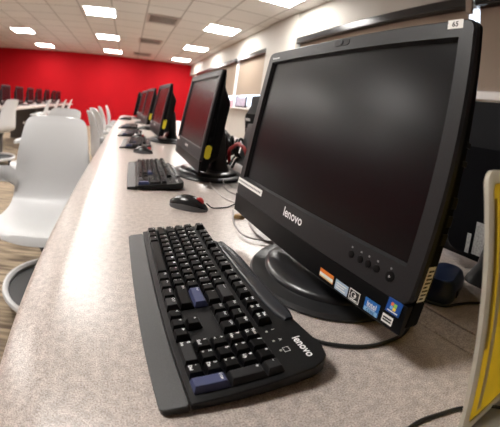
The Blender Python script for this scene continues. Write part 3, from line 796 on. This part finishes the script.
leaning(bm); o = link('yellow_sheet', bm, [M['yellow_sheet'], M['mustard'], M['pale_yellow']], yh)
bm = bmesh.new(); slab(bm, 0, .30, -.075, .004, 0, .003, .001); link('foot', bm, M['acrylic'], yh)

# ------------------------------------------------------------------ chairs
def make_chair(label, group='white shell chairs'):
    r = empty('swivel_chair', (0, 0, FLOOR), 0, label, 'chair', group)       # faces -y
    prof = [(-.235, .425, .17), (-.222, .448, .195), (-.195, .462, .215), (-.10, .460, .232), (0, .448, .238), (.09, .447, .236), (.150, .462, .230), (.190, .500, .222),
            (.208, .56, .216), (.218, .63, .208), (.230, .71, .196), (.246, .79, .183), (.258, .84, .173), (.266, .866, .162), (.270, .880, .145), (.272, .888, .118), (.273, .892, .08)]
    bm = bmesh.new(); grid = []
    nx = 14
    P = catmull([(a, b, c) for a, b, c in prof], 3)
    for i, (y, zz, w) in enumerate(P):
        t = i / (len(P) - 1); rowv = []
        for k in range(nx + 1):
            s = -1 + 2 * k / nx
            edge = abs(s) ** 2.4
            seat = max(0, 1 - t * 2.0)
            dz = .022 * edge * seat - .012 * (1 - edge) * seat * (1 if t > .08 else 0)
            dy = -.045 * edge * min(1, max(0, (t - .42) * 4)) * max(0, min(1, (.905 - zz) / .2))
            rowv.append(bm.verts.new((s * w, y + dy, zz + dz)))
        grid.append(rowv)
    for A, B in zip(grid, grid[1:]):
        for k in range(nx): bm.faces.new((A[k], A[k + 1], B[k + 1], B[k]))
    bmesh.ops.recalc_face_normals(bm, faces=bm.faces)
    bmesh.ops.solidify(bm, geom=bm.faces[:], thickness=.010)
    link('shell', bm, M['chair'], r, True, math.radians(60))
    for s in (-1, 1):       # arm loops growing out of the back
        bm = bmesh.new(); loops = []
        for (x, y, zz, h, tk) in [(.205, .175, .625, .055, .008), (.235, .165, .645, .055, .009), (.275, .13, .655, .050, .011), (.300, .06, .655, .035, .013), (.305, -.02, .652, .024, .014), (.300, -.07, .648, .016, .012)]:
            lp = []
            for k in range(8):
                a = 2 * PI * k / 8 + PI / 8
                lp.append((s * (x + tk * math.cos(a) * 1.3), y + (tk * .2 * math.cos(a)), zz + h * math.sin(a) * .8))
            loops.append([(a, b, c - .035) for a, b, c in lp])
        loft(bm, loops); link('armrest', bm, M['chair'], r, True, math.radians(60))
    bm = bmesh.new(); lathe(bm, [(0, .10), (.055, .10), (.045, .16), (.040, .30), (.05, .31), (.10, .425), (.11, .440), (0, .440)], 24); link('column', bm, M['dark_metal'], r, True, .7)
    bm = bmesh.new(); lathe(bm, [(.262, .095), (.285, .100), (.292, .115), (.285, .130), (.270, .132), (.258, .120), (.262, .095)], 40); link('tray_ring', bm, M['chair'], r, True, .8)
    bm = bmesh.new(); lathe(bm, [(0, .085), (.20, .085), (.266, .10), (.266, .106), (.20, .093), (0, .093)], 40); link('storage_tray', bm, M['tray_floor'], r, True, .7)
    for k in range(5):
        a = 2 * PI * k / 5 + .3; cx, cy = .24 * math.cos(a), .24 * math.sin(a)
        bm = bmesh.new(); lathe(bm, [(0, -.012), (.024, -.012), (.027, -.008), (.027, .008), (.024, .012), (0, .012)], 16)
        bmesh.ops.transform(bm, matrix=Matrix.Translation((cx, cy, .027)) @ Matrix.Rotation(a, 4, 'Z') @ Matrix.Rotation(PI / 2, 4, 'X'), verts=bm.verts)
        box(bm, (cx, cy, .075), (.016, .016, .05)); link('caster', bm, M['dark_metal'], r)
    return r
c1 = make_chair('nearest and largest white chair, empty seat turned to the camera, at the counter')
c1.location = (-.425, 1.24, FLOOR); c1.rotation_euler = (0, 0, .05)
W = 'white shell chairs'
dup(c1, (-.72, 2.36, FLOOR), -.45, 'white chair whose back peeps over the top of the nearest white chair', W)
dup(c1, (-.62, 2.42 + .3, FLOOR), 1.85, 'white chair pulled to the counter, first one past the nearest white chair', W).location = (-.14, 2.62, FLOOR)
dup(c1, (-.20, 3.36, FLOOR), 1.95, 'white chair second past the nearest white chair along the counter', W)
dup(c1, (-.20, 4.15, FLOOR), 1.8, 'white chair third past the nearest white chair along the counter', W)
dup(c1, (-.18, 5.1, FLOOR), PI / 2, 'farthest white chair at the end of the counter before the red wall', W)
# chairs drawn up to the left row
dup(c1, (-2.02, 4.35, FLOOR), -PI / 2 - .25, 'white chair at the left edge of the photo, facing the left computer row', W)
G = 'chairs drawn up to the left computer row'
for i, (x, y) in enumerate(((-1.92, 6.1), (-1.92, 6.9), (-1.92, 7.7), (-1.92, 8.5))):
    dup(c1, (x, y, FLOOR), -PI / 2 + .1, ('nearest', 'second', 'third', 'farthest')[i] + ' of the four pale chairs in a line at the left computer row', G)

# ------------------------------------------------------------------ left computer row
bm = bmesh.new(); slab(bm, -3.0, -2.12, 5.0, 11.3, -.036, 0, .004)
lr = tag(link('worktop', bm, M['desk']), 'pale long table under the row of dark monitors at left', 'table')
for y in (5.1, 7.2, 9.2, 11.1):
    bm = bmesh.new(); slab(bm, -2.9, -2.25, y, y + .04, FLOOR, -.036); link('support_panel', bm, M['laminate_edge'], lr)
names = ['nearest', 'second', 'third', 'fourth', 'fifth', 'sixth', 'seventh']
first = None
for i, y in enumerate((6.0, 6.85, 7.7, 8.5, 9.4, 10.3, 11.0)):
    lb = f'{names[i]} dark monitor from the left edge in the left computer row'
    o = dup(op2, (-2.66, y, 0), PI / 2, lb, 'dark monitors of the left computer row')
    strip_child(o, ('rating_label',))

# ------------------------------------------------------------------ world and camera
w = bpy.data.worlds.new('world'); SC.world = w; w.use_nodes = True
bg = w.node_tree.nodes['Background']; bg.inputs['Color'].default_value = (0.80, 0.88, 1.0, 1); bg.inputs['Strength'].default_value = 2.2

cd = bpy.data.cameras.new('camera'); cam = bpy.data.objects.new('camera', cd); COL.objects.link(cam); SC.camera = cam
yaw, pit, rol = 0.5325, 0.0916, 0.1296
fwd = Vector((math.sin(yaw) * math.cos(pit), math.cos(yaw) * math.cos(pit), -math.sin(pit)))
rt = Vector((math.cos(yaw), -math.sin(yaw), 0)); up = rt.cross(fwd)
r2 = rt * math.cos(rol) + up * math.sin(rol); u2 = -rt * math.sin(rol) + up * math.cos(rol)
mw = Matrix(((r2.x, u2.x, -fwd.x, 0), (r2.y, u2.y, -fwd.y, 0), (r2.z, u2.z, -fwd.z, 0), (0, 0, 0, 1)))
cam.matrix_world = Matrix.Translation((-0.0463, -0.2154, 0.2706)) @ mw
cd.type = 'PANO'; cd.panorama_type = 'FISHEYE_LENS_POLYNOMIAL'
cd.sensor_width = 36; cd.sensor_fit = 'HORIZONTAL'; cd.fisheye_fov = PI
cd.fisheye_polynomial_k0 = 0; cd.fisheye_polynomial_k1 = -0.0422302; cd.fisheye_polynomial_k2 = 0
cd.fisheye_polynomial_k3 = -1.05928e-06; cd.fisheye_polynomial_k4 = 0
cd.shift_x = -0.10174; cd.shift_y = -0.14877
cd.clip_start = 0.01; cd.clip_end = 100
cd.lens = 50
cd.dof.use_dof = True; cd.dof.focus_distance = 0.54; cd.dof.aperture_fstop = 14.0

vs = SC.view_settings
SC.display_settings.display_device = 'sRGB'
vs.view_transform = 'Standard'; vs.look = 'None'; vs.exposure = 0.82; vs.gamma = 1.0; vs.use_curve_mapping = False
